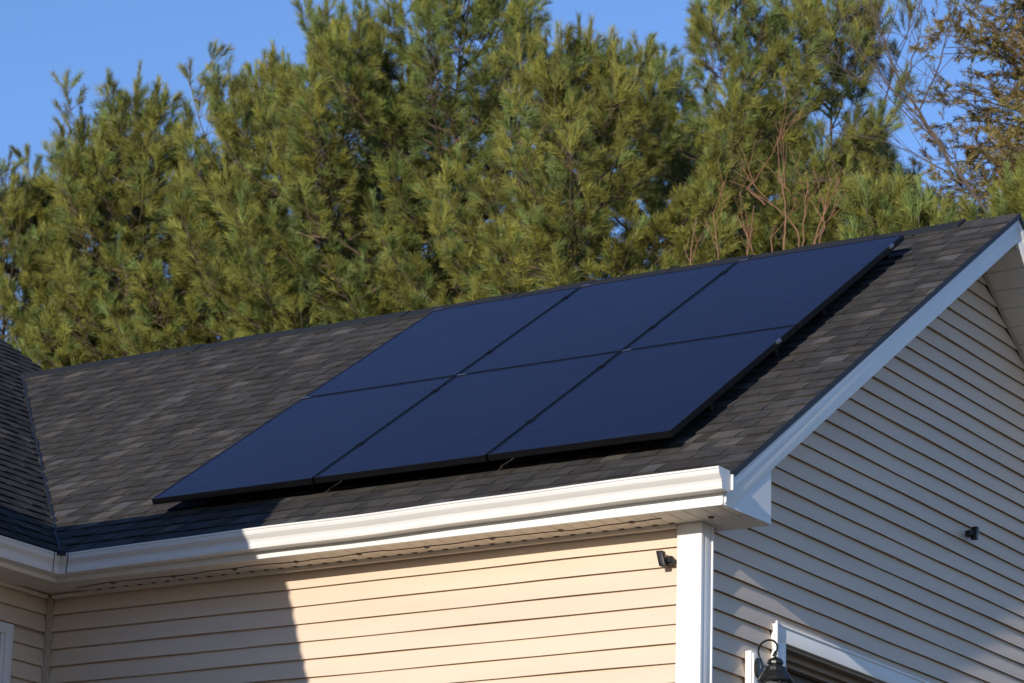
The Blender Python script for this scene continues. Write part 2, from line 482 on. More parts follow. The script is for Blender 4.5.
for side, (ya, yb) in enumerate(((YE + .008, YR), (YR, YB - YE + .035))):
    mb = MB()
    if side == 0:
        zb_ = SOF - .005; yc = (zb_ + FD - C0) / T
        lo = [(ya, zb_), (yc, zb_), (yb, zr(yb) - FD), (yb, zr(yb) - .0125), (ya, zr(ya) - .0125)]
        hi = [(ya, zb_ + .012), (ya + .02, zr(ya + .02) - .085), (yb, zr(yb) - .085), (yb, zr(yb) - .0127), (ya, zr(ya) - .0127)]
        mb.prism(lo, lambda p: (XO - .014, p[0], p[1]), lambda p: (XO + .0115, p[0], p[1]))
        mb.prism(hi, lambda p: (XO - .012, p[0] - .003, p[1]), lambda p: (XO + .020, p[0] - .003, p[1]))
    else:
        rake(mb, XO - .014, XO + .0115, .0125, FD, ya, yb)
        rake(mb, XO - .012, XO + .020, .0127, .085, ya, yb)
    o = obj('rake_board', mb, M_TRIM, house, bevel=.002)
    # sloped soffit panels behind the board
    mb = MB(); s = ret_y + .003 if side == 0 else ya + .04
    while s < yb - .02 and s < 20:
        e = min(s + .125, yb - .004)
        q = [(x, y, zr(y) - FD + d) for d in (.006, .018) for y in (s + .016, e) for x in (.004, XO - .0145)]
        mb.hexa(q); s += .125
    q = [(x, y, zr(y) - FD + d) for d in (.0182, .028) for y in (max(ya, ret_y), min(yb, YB)) for x in (.004, XO - .0145)]
    mb.hexa(q)
    gs_ = obj('gable_soffit', mb, M_SOFFIT, house)
    # channel where siding meets the sloped soffit
    mb = MB()
    a, b = (max(ya, ret_y), yb) if side == 0 else (ya, min(yb, YB - ret_y))
    q = [(x, y, zr(y) - FD + d) for d in (-.016, .005) for y in (a, b) for x in (.004, .022)]
    mb.hexa(q); obj('channel', mb, M_INCORNER, gs_)

# ------------------------------------------------------------------ roof shingles
def shingles(mb, s0, s1, ufn, to3, seed, expo=.142, dark=1.0, jitter=0):
    r = random.Random(seed); k = 0; s = s0
    nz = np.random.default_rng(seed)
    while s < s1 - .01:
        e = min(expo, s1 - s); top = s + e
        ua0, ub0 = ufn(s); ua1, ub1 = ufn(top)
        lo, hi = min(ua0, ua1), max(ub0, ub1)
        u = lo - r.uniform(0, .3); tall = r.random() < .5
        while u < hi:
            wdt = r.uniform(.08, .20) if tall else r.uniform(.06, .17)
            v = u + wdt
            b0, b1 = max(u, ua0), min(v, ub0); t0, t1 = max(u, ua1), min(v, ub1)
            if not (b1 - b0 < .004 and t1 - t0 < .004):
                b1 = max(b1, b0); t1 = max(t1, t0)
                hb = .014 if tall else .0085
                hb += r.uniform(-.0008, .0012)
                g = r.choice((.72, .8, .88, .95, 1.0, 1.12, 1.5)) if tall else r.choice((.62, .68, .74, .82, .92))
                g *= dark * r.uniform(.92, 1.08)
                wm = r.uniform(-.05, .05)
                c = (g * (1 + wm), g, g * (1 - wm))
                ds = r.uniform(-.003, .003)
                A, B, Cc, D = to3(b0, s + ds, hb), to3(b1, s + ds, hb), to3(t1, top + .004, .003), to3(t0, top + .004, .003)
                A2, B2, C2, D2 = to3(b0, s + ds, -.004), to3(b1, s + ds, -.004), to3(t1, top + .004, -.004), to3(t0, top + .004, -.004)
                mb.face([A, B, Cc, D], c); cb = tuple(.6 * q for q in c)
                mb.face([A2, B2, B, A], cb); mb.face([B2, C2, Cc, B], cb); mb.face([D2, A2, A, D], cb)
            u = v; tall = not tall
        s = top; k += 1

SE = (YE - .035) * SL                                         # slope coordinate s = y*SL measured from y=0
main3 = lambda u, s, h: (u, s / SL + NR.y * h, T * s / SL + C0 + NR.z * h)
mb = MB()
shingles(mb, SE, YR * SL, lambda s: (max(L - s / SL, -7.796), XO + .028), main3, 21)
# deck below and the rear slope
d = .012
mb.face([(L + .33, YE - .03, zr(YE - .03) - d), (XO + .02, YE - .03, zr(YE - .03) - d), (XO + .02, YR, ZR - d), (-7.79, YR, ZR - d)], (.5, .5, .5))
mb.face([(XO + .028, YR, ZR), (XO + .028, YB + .33, zr(YB + .33)), (-7.0, YB + .33, zr(YB + .33)), (-7.0, 4.2, zr(4.2)), (-7.8, YR, ZR)], (.8, .8, .8))
roof = obj('roof', mb, M_SHINGLE, house); roof['label'] = 'main roof slope of charcoal shingles carrying the solar panels'
# side wing roof: z = C0 + T*(L-x); s measured along -x from L
NL = Vector((T / SL, 0, 1 / SL))
wing3 = lambda u, s, h: (L - s / SL + NL.x * h, u, T * s / SL + C0 + NL.z * h)
def wing_u(s):
    q = s / SL                                                # = L - x ; valley at y = q
    return (-3.0, q if q < YR else 4.21)
mb = MB()
shingles(mb, SE, 5.2 * SL, wing_u, lambda u, s, h: wing3(u, s, h + .012), 22, dark=.8)  # dark: the slope's dimmer grazing light is put into the shingle tint
q = 5.2
mb.face([(L + .33, -3.0, C0 - .23), (L + .33, -.33, C0 - .23), (L - YR, YR, ZR - .012), (L - YR, 4.2, ZR - .012), (L - q, 4.2, C0 + T * q - .012), (L - q, -3.0, C0 + T * q - .012)], (.5, .5, .5))
mb.face([(L - q, -7, C0 + T * q), (L - q, 4.2, C0 + T * q), (L - 2 * q - .3, 4.2, C0 - .2), (L - 2 * q - .3, -7, C0 - .2)], (.8, .8, .8))
mb.face([(L - .2, 4.0, GZ + 3), (L - 2 * q, 4.0, GZ + 3), (L - q, 4.0, C0 + T * q - .05)], (.8, .8, .8))
wr = obj('roof', mb, M_SHINGLE, house); wr['label'] = 'darker shaded roof slope of the side wing left of the valley'
# cut edge of the valley shingles
mb = MB(); r = random.Random(3); qv = -.28
while qv < YR - .02:
    e = min(qv + .117, YR - .01); j0, j1 = r.uniform(-.012, .012), r.uniform(-.012, .012)
    a = [(L - qv + .016 + j0, qv - .0, zr(qv) + .006), (L - qv + .036 + j0, qv + .0, zr(qv) + .006), (L - e + .016 + j1, e, zr(e) + .006), (L - e + .036 + j1, e, zr(e) + .006)]
    mb.hexa(a + [(x, y, z + .011) for x, y, z in a]); qv = e
obj('valley_edge', mb, M_DRIP, roof)

# rake drip edge
for ya, yb in ((YE - .04, YR + .002), (YR + .002, YB - YE + .04)):
    mb = MB()
    q = [(x, y, zr(y) + d_) for d_ in (-.020, .012) for y in (ya, yb) for x in (XO + .0202, XO + .032)]
    mb.hexa(q); obj('drip_edge', mb, M_DRIP, roof)
# ridge vent + ridge cap shingles
mb = MB(); r = random.Random(9); x = -.04; hw = .115
i = 0
while x > -7.7:
    x1 = max(x - .30, -7.75); hh = .024 + r.uniform(-.005, .005); hh2 = hh + r.uniform(-.004, .004)
    for sgn in (-1, 1):
        P = []
        for xx, h in ((x, hh), (x1 - .01, hh2)):
            P.append((xx, h))
        (xa, ha), (xb, hb_) = P
        y1 = YR + sgn * hw
        A = [(xa, YR, ZR + ha), (xb, YR, ZR + hb_), (xb, y1, zr(y1) + hb_), (xa, y1, zr(y1) + ha)]
        B = [(xa, YR, ZR), (xb, YR, ZR), (xb, y1 , zr(y1) + .002), (xa, y1, zr(y1) + .002)]
        g = r.uniform(.85, 1.1)
        mb.face(A if sgn < 0 else A[::-1], (g, g, g)); mb.face([B[2], B[3], A[3], A[2]], (.4, .4, .4)); mb.face([B[3], B[0], A[0], A[3]], (.4, .4, .4))
    x = x1
for sgn in (-1, 1):
    y1 = YR + sgn * (hw + .004)
    mb.hexa([(x_, y_, zr(y_) + d_) for d_ in (.003, .034) for y_ in sorted((y1, YR)) for x_ in (-.075, -.035)], (.6, .6, .6))
rv = obj('ridge_vent', mb, M_VENT, roof)
mb = MB(); x = XO + .03
while x > -.02:
    x1 = max(x - .14, -.045)
    for sgn in (-1, 1):
        y1 = YR + sgn * .14
        A = [(x, YR, ZR + .012), (x1, YR, ZR + .018), (x1, y1, zr(y1) + .016), (x, y1, zr(y1) + .010)]
        B = [(p[0], p[1], p[2] - .012) for p in A]
        g = r.uniform(.7, 1.1)
        mb.face(A, (g, g, g)); mb.face([B[2], B[3], A[3], A[2]], (.5, .5, .5)); mb.face([B[1], B[2], A[2], A[1]], (.5, .5, .5)); mb.face([B[0], A[0], A[3], B[3]], (.5, .5, .5))
    x = x1
obj('ridge_cap', mb, M_SHINGLE, roof)

# ------------------------------------------------------------------ garage opening and window
mb = MB()
mb.box(-.004, .024, OY0 - .122, OY1 + .122, OZ, OZ + .088)
mb.box(-.004, .0235, OY0 - .122, OY0, GZ, OZ - .0005); mb.box(-.004, .0235, OY1, OY1 + .122, GZ, OZ - .0005)
mb.box(.0242, .036, OY0 - .127, OY0 - .112, GZ, OZ + .100); mb.box(.0242, .030, OY0 - .112, OY1 + .12, OZ + .082, OZ + .096)
obj('garage_trim', mb, M_TRIM, house, bevel=.002)
gd = MB()
for k in range(4):
    za = GZ + .02 + k * .595; zb2 = za + .585
    gd.box(-.20, -.16, OY0 + .01, OY1 - .01, za, min(zb2, OZ - .03))
    for j in range(8):
        ya = OY0 + .06 + j * .59
        gd.box(-.161, -.150, ya, ya + .48, za + .1, min(zb2, OZ - .03) - .1)
door = obj('garage_door', gd, M_BROWN, house)
mb = MB()
mb.box(-.30, .0, OY0 - .0, OY1, OZ - .018, OZ - .001)
mb.box(-.14, -.06, OY0, OY1, OZ - .05, OZ - .0185); mb.box(-.145, -.10, OY0, OY1, OZ - .075, OZ - .0505)
mb.box(-.30, .0, OY0 - .02, OY0 - .001, GZ, OZ); mb.box(-.30, .0, OY1 + .001, OY1 + .02, GZ, OZ)
obj('door_jamb', mb, M_TAN, door)

win = MB()
x0, x1 = L - .006, L + .026
fw = .062
win.box(x0, x1, WY1 - fw, WY1, WZ0, WZ1); win.box(x0, x1, WY0, WY0 + fw, WZ0, WZ1)
win.box(x0, x1 - .0005, WY0 + fw, WY1 - fw, WZ1 - fw, WZ1); win.box(x0, x1 - .0005, WY0 + fw, WY1 - fw, WZ0, WZ0 + fw)
win.box(x0, x1 - .010, WY0 + fw, WY1 - fw, -.74, -.70)
win.box(x0, x1 - .012, WY1 - fw - .028, WY1 - fw - .0005, WZ0 + fw, WZ1 - fw)
window = obj('window', win, M_TRIM, house, bevel=.002)
mb = MB(); mb.box(L - .03, L - .002, WY0 + .03, WY1 - .03, WZ0 + .03, WZ1 - .03); obj('pane', mb, M_PANE, window)

# ------------------------------------------------------------------ solar panels
PX0, PW, PY0, PH = -3.692, 1.161, .0618, 1.43584
TOP = .130; TH = .036; GAPX = .016; GAPY = .018 / SL
def onroof(x, y, h): return (x, y + NR.y * h, T * y + C0 + NR.z * h)
# the fitted grid is for points h above the roof measured vertically over (x, y)
def pt(x, y, h):
    q = y + T / SL * TOP / 1.0 * 0
    return (x, y - NR.y * (TOP - h) * 1.0, T * y + C0 + TOP * SL - NR.z * (TOP - h))
where = {(0, 0): 'lower left black solar panel, nearest the valley and the shaded gutter',
         (1, 0): 'middle black solar panel of the lower row above the sunlit gutter',
         (2, 0): 'lower right black solar panel at the front corner nearest the rake',
         (0, 1): 'upper left black solar panel below the ridge, farthest from the rake',
         (1, 1): 'middle black solar panel of the upper row just under the ridge',
         (2, 1): 'upper right black solar panel by the ridge and the gable peak'}
def slab(mb, x0, x1, y0, y1, h0, h1, c=(1, 1, 1)):
    mb.hexa([pt(x, y, h) for h in (h0, h1) for y in (y0, y1) for x in (x0, x1)], c)
for (i, j), lab in where.items():
    x0 = PX0 + i * PW + GAPX / 2; x1 = PX0 + (i + 1) * PW - GAPX / 2
    y0_, y1_ = PY0 + j * PH + GAPY / 2, PY0 + (j + 1) * PH - GAPY / 2
    root = empty('solar_panel', pt((x0 + x1) / 2, y0_, TOP - TH), lab, 'solar panel', 'solar panels on the roof')
    f = .011; fy = f / SL
    mb = MB()
    slab(mb, x0, x0 + f, y0_, y1_, TOP - TH, TOP); slab(mb, x1 - f, x1, y0_, y1_, TOP - TH, TOP)
    slab(mb, x0 + f, x1 - f, y0_, y0_ + fy, TOP - TH, TOP - .0003); slab(mb, x0 + f, x1 - f, y1_ - fy, y1_, TOP - TH, TOP - .0003)
    obj('frame', mb, M_BLACK, root)
    mb = MB(); slab(mb, x0 + f, x1 - f, y0_ + fy, y1_ - fy, TOP - .010, TOP - .002)
    g = obj('glass', mb, M_CELL, root)
    uvl = g.data.uv_layers.new(name='panel'); org = origin_of(root)
    for lp in g.data.loops:
        co = g.data.vertices[lp.vertex_index].co + org
        uvl.data[lp.index].uv = (co.x - x0 - f, (co.y - y0_) * SL)
    for yc in ((.52, 1.27) if j == 0 else (1.86, 2.74)):
        for xc in ([x0 - GAPX / 2] if i else []):
            mb = MB(); mid = (i > 0 and xc < x0)
            hw_ = .018 if mid else .012
            slab(mb, xc - hw_, xc + hw_, yc - .02, yc + .02, TOP + .0005, TOP + .004)
            slab(mb, xc - .006, xc + .006, yc - .006, yc + .006, TOP - TH - .01, TOP + .009)
            obj('clamp', mb, M_BLACK, root)
    if i < 2 or j == 0:
        pass
    # small bare-metal corner keys that catch the light at the joints
    for (kx, ky) in ((x0 + .004, y1_), ):
        mb = MB(); slab(mb, kx + .002, kx + .062, ky - .009, ky + .004, TOP + .0005, TOP + .004)
        obj('corner_key', mb, M_ALU, root)
for yc, nm in ((.52, 'lowest of the four black rails under the solar panels'), (1.27, 'black rail under the upper edge of the lower solar panels'),
               (1.86, 'black rail under the lower edge of the upper solar panels'), (2.74, 'topmost of the four black rails, nearest the ridge')):
    root = empty('mounting_rail', pt(PX0, yc, .04), nm, 'rail', 'rails under the solar panels')
    mb = MB(); slab(mb, PX0 + .03, PX0 + 3 * PW - .03, yc - .016, yc + .016, .045, TOP - TH - .001)
    obj('rail', mb, M_BLACK, root)
    mb = MB(); slab(mb, PX0 + 3 * PW - .0075, PX0 + 3 * PW + .006, yc - .020, yc + .020, TOP - .014, TOP + .003)
    if yc in (1.27, 2.74): obj('rail_end', mb, M_ALU, root)
    for k in range(4):
        xf = PX0 + .20 + k * (3 * PW - .35) / 3
        mb = MB()
        slab(mb, xf - .02, xf + .02, yc - .075, yc - .017, .014, .022)
        slab(mb, xf - .014, xf + .014, yc - .025, yc - .017, .0221, .085)
        obj('foot', mb, M_BLACK, root)

# ------------------------------------------------------------------ wall lantern, little cameras
lan = empty('wall_lantern', (.02, .50, -.56), 'dark bronze carriage lantern with curled arm beside the garage door', 'lantern')
mb = MB(); mb.box(.008, .045, .495, .60, -.80, -.468); mb.box(.012, .053, .508, .587, -.79, -.48)
obj('mount_block', mb, M_TRIM, lan, bevel=.003)
mb = MB(); mb.prism([(.548 + .036 * math.cos(a), -.555 + .055 * math.sin(a)) for a in np.linspace(0, 2 * math.pi, 20, endpoint=False)],
                    lambda p: (.0532, p[0], p[1]), lambda p: (.072, p[0], p[1]))
obj('back_plate', mb, M_LAMP, lan)
LX, LY = .205, .462
mb = MB(); P = []
for k in range(22):
    a = math.radians(200 - k * 11.5)
    P.append(Vector((.135 + .072 * math.cos(a), .548 - .085 * (k / 21), -.478 + .058 * math.sin(a) - .0 * k)))
P = [Vector((.072, .548, -.56)), Vector((.068, .547, -.52))] + P
mb.tube(P, .0055, 8)
tip = P[-1]
mb.tube([tip, Vector((LX - .004, LY, -.500))], .005, 6)
obj('arm', mb, M_LAMP, lan, smooth=True)
ring = MB(); R = [Vector((LX, LY + .012 * math.cos(a), -.504 + .012 * math.sin(a))) for a in np.linspace(0, 2 * math.pi, 13)]
ring.tube(R, .003, 6, cap=False); obj('ring', ring, M_LAMP, lan, smooth=True)
mb = MB(); mb.lathe(LX, LY, [(.004, -.514), (.006, -.520), (.014, -.526), (.034, -.536), (.043, -.550), (.043, -.560), (.034, -.564), (.036, -.570), (.058, -.580), (.062, -.600), (.066, -.602), (.092, -.640), (.096, -.650), (.093, -.655), (.08, -.656)], 12)
obj('cap', mb, M_LAMP, lan)
for a in range(4):
    mb = MB(); aa = math.radians(45 + 90 * a)
    mb.tube([(LX + .074 * math.cos(aa), LY + .074 * math.sin(aa), -.655), (LX + .046 * math.cos(aa), LY + .046 * math.sin(aa), -.78)], .005, 6)
    obj('post', mb, M_LAMP, lan)
mb = MB(); mb.lathe(LX, LY, [(.07, -.657), (.045, -.775)], 4); obj('glass', mb, M_LGLASS, lan)
mb = MB(); mb.lathe(LX, LY, [(.05, -.776), (.054, -.79), (.03, -.81), (.008, -.84)], 8); obj('base', mb, M_LAMP, lan)

def small_camera(base, to3, label):
    """palm-sized camera: tilted block body, round swivel and a foot on the wall. to3(u along wall, out, z)"""
    root = empty('security_camera', to3(0, 0, 0), label, 'camera', 'small black cameras on the walls')
    mb = MB(); rr = []
    P = [to3(u * 1.08, o_, z) for z, du in ((-.038, .012), (.046, -.008)) for o_ in (.030, .068) for u in (-.022 + du - .012, .014 + du - .012)]
    mb.hexa(P); obj('body', mb, M_BLKPL, root, bevel=.005)
    mb = MB(); c = Vector(to3(.026, .034, -.004)); n_ = 10
    for i in range(6):
        for k in range(n_):
            q = []
            for (a, b) in ((i, k), (i, k + 1), (i + 1, k + 1), (i + 1, k)):
                th = math.pi * a / 6; ph = 2 * math.pi * b / n_
                q.append(c + .0235 * Vector((math.sin(th) * math.cos(ph), math.sin(th) * math.sin(ph), math.cos(th))))
            mb.face(q)
    obj('swivel', mb, M_BLKPL, root, smooth=True)
    mb = MB(); mb.hexa([to3(u, o_, z) for z in (-.022, .016) for o_ in (.006, .033) for u in (-.008, .034)]); obj('foot', mb, M_BLKPL, root, bevel=.003)
small_camera(None, lambda u, o_, z: (-.168 + u, -.008 - o_, -.075 + z), 'small black camera on the sunlit front siding beside the white corner post')
small_camera(None, lambda u, o_, z: (.008 + o_, 3.305 - u, .752 + z), 'small black camera high on the shaded gable siding')

# ------------------------------------------------------------------ trees
class Foliage:
    """needle shoots and wood gathered as arrays"""
    def __init__(s, seed): s.r = np.random.default_rng(seed); s.sh = []; s.wood = MB()
    def shoot(s, p, d, l, needles, nl, spread, col, nw): s.sh.append((p[0], p[1], p[2], d[0], d[1], d[2], l, needles, nl, spread, col[0], col[1], col[2], nw))
    def build(s, name, m, parent):
        A = np.array(s.sh, np.float64); print('shoots', name, len(A), int(A[:,7].sum())); cnt = A[:, 7].astype(int)
        idx = np.repeat(np.arange(len(A)), cnt); N = len(idx); r = s.r
        B = A[idx]; d = B[:, 3:6]; d /= np.linalg.norm(d, axis=1, keepdims=True) + 1e-9
        ref = np.where(np.abs(d[:, 2:3]) < .8, np.array([[0, 0, 1.]]), np.array([[1., 0, 0]]))
        u = np.cross(d, ref); u /= np.linalg.norm(u, axis=1, keepdims=True); v = np.cross(d, u)
        ph = r.uniform(0, 2 * np.pi, N); rad = u * np.cos(ph)[:, None] + v * np.sin(ph)[:, None]
        t = .12 + .88 * r.uniform(0, 1, N) ** .62
        base = B[:, :3] + d * (t * B[:, 6])[:, None]
        ang = B[:, 9] * r.uniform(.45, 1.25, N)
        nd = d * np.cos(ang)[:, None] + rad * np.sin(ang)[:, None]
        nd[:, 2] -= .10 * r.uniform(0, 1, N)
        ln = B[:, 8] * r.uniform(.7, 1.15, N)
        side = np.cross(nd, r.normal(size=(N, 3))); side /= np.linalg.norm(side, axis=1, keepdims=True) + 1e-9
        wv = B[:, 13] * r.uniform(.7, 1.3, N)
        tip = base + nd * ln[:, None]
        sw = side * wv[:, None]
        V = np.stack([base - sw * .6, base + sw * .6, tip + sw * .5, tip - sw * .5], 1)
        V = V.reshape(-1, 3)
        loops = np.arange(4 * N); starts = np.arange(N) * 4
        col = B[:, 10:13] * r.uniform(.75, 1.25, (N, 1))
        return raw(name, V, loops, starts, m, parent, fcol=col)

def pine(x, y, top, seed, rmax=2.3, dens=1.0, hue=0, lean=0.0, vis=3.0, open_=0.0, first=.80):
    """white pine: straight leader, whorls of ascending limbs, plume-like needle shoots"""
    F = Foliage(seed); r = random.Random(seed)
    H = top - GZ
    trunk = lambda z: Vector((x + lean * max(0, (z - GZ) / H) ** 3 + .05 * math.sin(z * 1.3 + seed), y + .04 * math.sin(z * .9 + seed * 2), z))
    pts = [trunk(GZ + H * i / 30) for i in range(31)]
    F.wood.tube(pts, [max(.007, .13 * (1 - i / 30) ** 1.1) for i in range(31)], 8)
    def tone():
        g = r.uniform(.50, 1.5); k = r.random()
        if k < .12: return (g * 1.18, g * 1.04, g * .8)
        if k < .40: return (g * .80, g * .97, g * 1.15)
        return (g * (1.03 + hue), g, g * .9)
    def add(p, d, l, low, narrow=1.0):
        c = tone(); n = int((118 if not low else 26) * dens * (l / .26) ** .7)
        F.shoot(p, d, l, max(8, n), .112 * r.uniform(.85, 1.15) * (.85 if narrow < 1 else 1), math.radians(r.uniform(30, 52)) * narrow, c, .0025 if not low else .005)
    # leader
    for k in range(4): add(trunk(top - .85 + k * .2), Vector((r.uniform(-.06, .06), r.uniform(-.06, .06), 1)), .34, False, .6)
    # one to three extra upright leaders make the top ragged
    for k in range(r.randint(2, 4)):
        z0 = top - r.uniform(1.2, 2.6); az = r.uniform(0, 6.28); ln = (top - z0) * r.uniform(.55, .95)
        P = [trunk(z0)]
        for i in range(1, 9):
            t = i / 8
            P.append(trunk(z0) + Vector((math.cos(az), math.sin(az), 0)) * (.34 + .26 * (top - z0)) * t ** .6 + Vector((r.uniform(-.02, .02), 0, ln * t)))
        F.wood.tube(P, [max(.005, .018 * (1 - i / 9)) for i in range(9)], 5, cap=False)
        add(P[-1] - Vector((0, 0, .15)), Vector((r.uniform(-.15, .15), 0, 1)), .42, False, .65)
        for i in range(2, 9):
            for q in range(4):
                a2 = r.uniform(0, 6.28); rr = (.06 + .36 * (1 - i / 8) ** 1.3)
                d = Vector((math.cos(a2), math.sin(a2), r.uniform(.3, 1.1))).normalized()
                F.wood.tube([P[i], P[i] + d * rr], [.005, .003], 4, cap=False)
                add(P[i] + d * rr * .6, (d + Vector((0, 0, .5))).normalized(), r.uniform(.18, .32), False, .85)
    z = top - first
    while z > GZ + 2.2:
        dep = top - z
        low = z < vis
        R = min(rmax, .10 + .42 * dep + .09 * dep * dep) * r.uniform(.86, 1.08)
        el = math.radians(max(6, 58 - 10 * dep))
        nb = r.randint(4, 6) if not low else 4
        a0 = r.uniform(0, 6.28)
        for b in range(nb):
            if r.random() < open_ * min(1, dep / 2): continue
            az = a0 + b * 6.283 / nb + r.uniform(-.3, .3); RR = R * r.uniform(.6, 1.15)
            h = Vector((math.cos(az), math.sin(az), 0)); p = trunk(z + r.uniform(-.08, .08))
            n = max(4, int(RR / .12)); P = [p.copy()]; e = el + r.uniform(-.15, .15)
            sag = r.uniform(-.06, .10)
            for i in range(n):
                t = i / n
                ee = e - (.22 if dep > 2 else .1) * (1 - t) + .8 * t * t + sag
                dvec = h * math.cos(ee) + Vector((0, 0, math.sin(ee)))
                dvec += Vector((r.uniform(-.08, .08), r.uniform(-.08, .08), r.uniform(-.05, .05)))
                P.append(P[-1] + dvec.normalized() * RR * 1.12 / n)
            F.wood.tube(P, [max(.004, (.006 + .006 * RR) * (1 - i / (n + .6))) for i in range(n + 1)], 5, cap=False)
            dl = (P[-1] - P[-2]).normalized()
            # upturned tip: one long narrow plume and a few companions
            add(P[-1] - dl * .10, dl * .6 + Vector((0, 0, r.uniform(.5, .9))), r.uniform(.30, .46), low, .72)
            for k in range(r.randint(1, 3)):
                add(P[-1] - dl * .08, dl * .7 + Vector((r.uniform(-.6, .6), r.uniform(-.6, .6), r.uniform(.1, .7))), r.uniform(.18, .30), low, .85)
            for i in range(1, n + 1):
                t = i / n
                if t < .25 and RR > .5: continue
                if low and i % 2: continue
                dv = (P[i] - P[i - 1]).normalized()
                sd_ = dv.cross(Vector((0, 0, 1)))
                if sd_.length < .1: sd_ = Vector((1, 0, 0))
                sd_.normalize()
                for sg in (-1, 1):
                    if r.random() < .15: continue
                    bl = (.12 + .46 * (1 - t) * min(1, RR / 1.4)) * r.uniform(.7, 1.2)
                    bd = (dv * .75 + sd_ * sg * .75 + Vector((0, 0, r.uniform(-.1, .42)))).normalized()
                    q0 = P[i]; q1 = q0 + bd * bl
                    if bl > .2: F.wood.tube([q0, q0 + bd * bl * .5 + Vector((0, 0, -.01)), q1], [.005, .004, .0025], 4, cap=False)
                    add(q1 - bd * .07, bd + Vector((0, 0, r.uniform(.0, .6))), r.uniform(.13, .22), low)
                    for k in range(int(bl / .13)):
                        if r.random() < .2: continue
                        qq = q0 + bd * bl * (k + .5) / max(1, int(bl / .13))
                        s2 = bd.cross(Vector((0, 0, 1)))
                        dd = bd * .8 + s2 * r.choice((-1, 1)) * r.uniform(.4, .9) + Vector((0, 0, r.uniform(-.25, .6)))
                        add(qq, dd.normalized(), r.uniform(.11, .19), low)
        z -= r.uniform(.20, .32) if not low else .6
    return F

PINES = [
    (-17.5, 14.0, 9.4, 1.7, .02, 0.00, 0.0, 'tall white pine at the far left edge with the lowest of the tree tops'),
    (-17.0, 15.0, 10.25, 2.0, .05, 0.00, 0.0, 'white pine with one thin leader standing second from the left'),
    (-15.6, 14.2, 10.45, 1.9, .02, -.25, 0.05, 'white pine with a forked leaning tip against the blue sky at left'),
    (-14.75, 15.2, 10.75, 2.1, .07, 0.10, 0.0, 'yellowish white pine with upright shoots left of the biggest pine'),
    (-13.0, 14.6, 11.0, 2.4, .02, 0.00, 0.1, 'white pine whose top reaches the upper edge above the ridge, left of the biggest pine'),
    (-11.75, 15.2, 11.75, 2.7, -.08, 0.05, .25, 'biggest dark green white pine with sky gaps through its shaded middle'),
    (-8.85, 13.2, 9.35, 2.0, .08, 0.00, 0.0, 'shorter bushy light green white pine in front of the gap between the two biggest pines'),
    (-7.65, 14.4, 10.5, 2.4, .03, 0.00, 0.26, 'broad light green white pine behind the upper right solar panel'),
    (-18.6, 17.6, 9.3, 2.2, .03, 0.00, 0.0, 'pine in the second row showing through behind the lowest tree tops at far left'),
    (-16.6, 17.8, 10.2, 2.2, .00, 0.00, 0.0, 'pine in the second row filling the gap behind the forked leaning tip'),
    (-14.2, 17.6, 11.3, 2.4, -.03, 0.00, 0.0, 'pine in the second row behind the two pines left of the biggest one'),
    (-10.4, 17.4, 10.9, 2.3, -.04, 0.00, 0.0, 'pine in the second row behind the shorter bushy pine'),
    (-9.0, 17.8, 10.2, 2.3, .00, 0.00, 0.0, 'pine in the second row behind the broad light green pine'),
    (-6.85, 15.0, 10.2, 1.0, .03, 0.15, .3, 'slender white pine with loose spreading shoots left of the bare branches'),
]
for n_, (x, y, tp, rm, hue, lean, op, lab) in enumerate(PINES):
    t = empty('pine_tree', (x, y, GZ), lab, 'tree', 'pine trees behind the house')
    F = pine(x, y, tp, 100 + n_, rmax=rm, hue=hue, lean=lean, open_=op)
    obj('trunk', F.wood, M_BARKP, t)
    F.build('crown', M_NEEDLE, t)

# second row: dark conifers further back, closing most gaps
for n_, (x, y, tp, lab) in enumerate(((-8.3, 19.0, 9.75, 'dark green conifer half hidden behind the pines, left of the bare tree'),
                                      (-6.6, 18.4, 8.3, 'low dark conifer behind the gable end of the ridge, under the bare branches'),
                                      (-19.2, 18.6, 9.6, 'dark conifer mostly hidden behind the pines above the valley of the roof'),
                                      (-15.3, 18.8, 9.6, 'dark conifer showing through gaps between the pines above the left end of the ridge'))):
    t = empty('dark_conifer', (x, y, GZ), lab, 'tree', 'dark conifers in the second row')
    F = pine(x, y, tp, 300 + n_, rmax=1.9, dens=1.0, first=.3, open_=.1)
    obj('trunk', F.wood, M_BARKP, t); F.build('crown', M_SPRUCE, t)

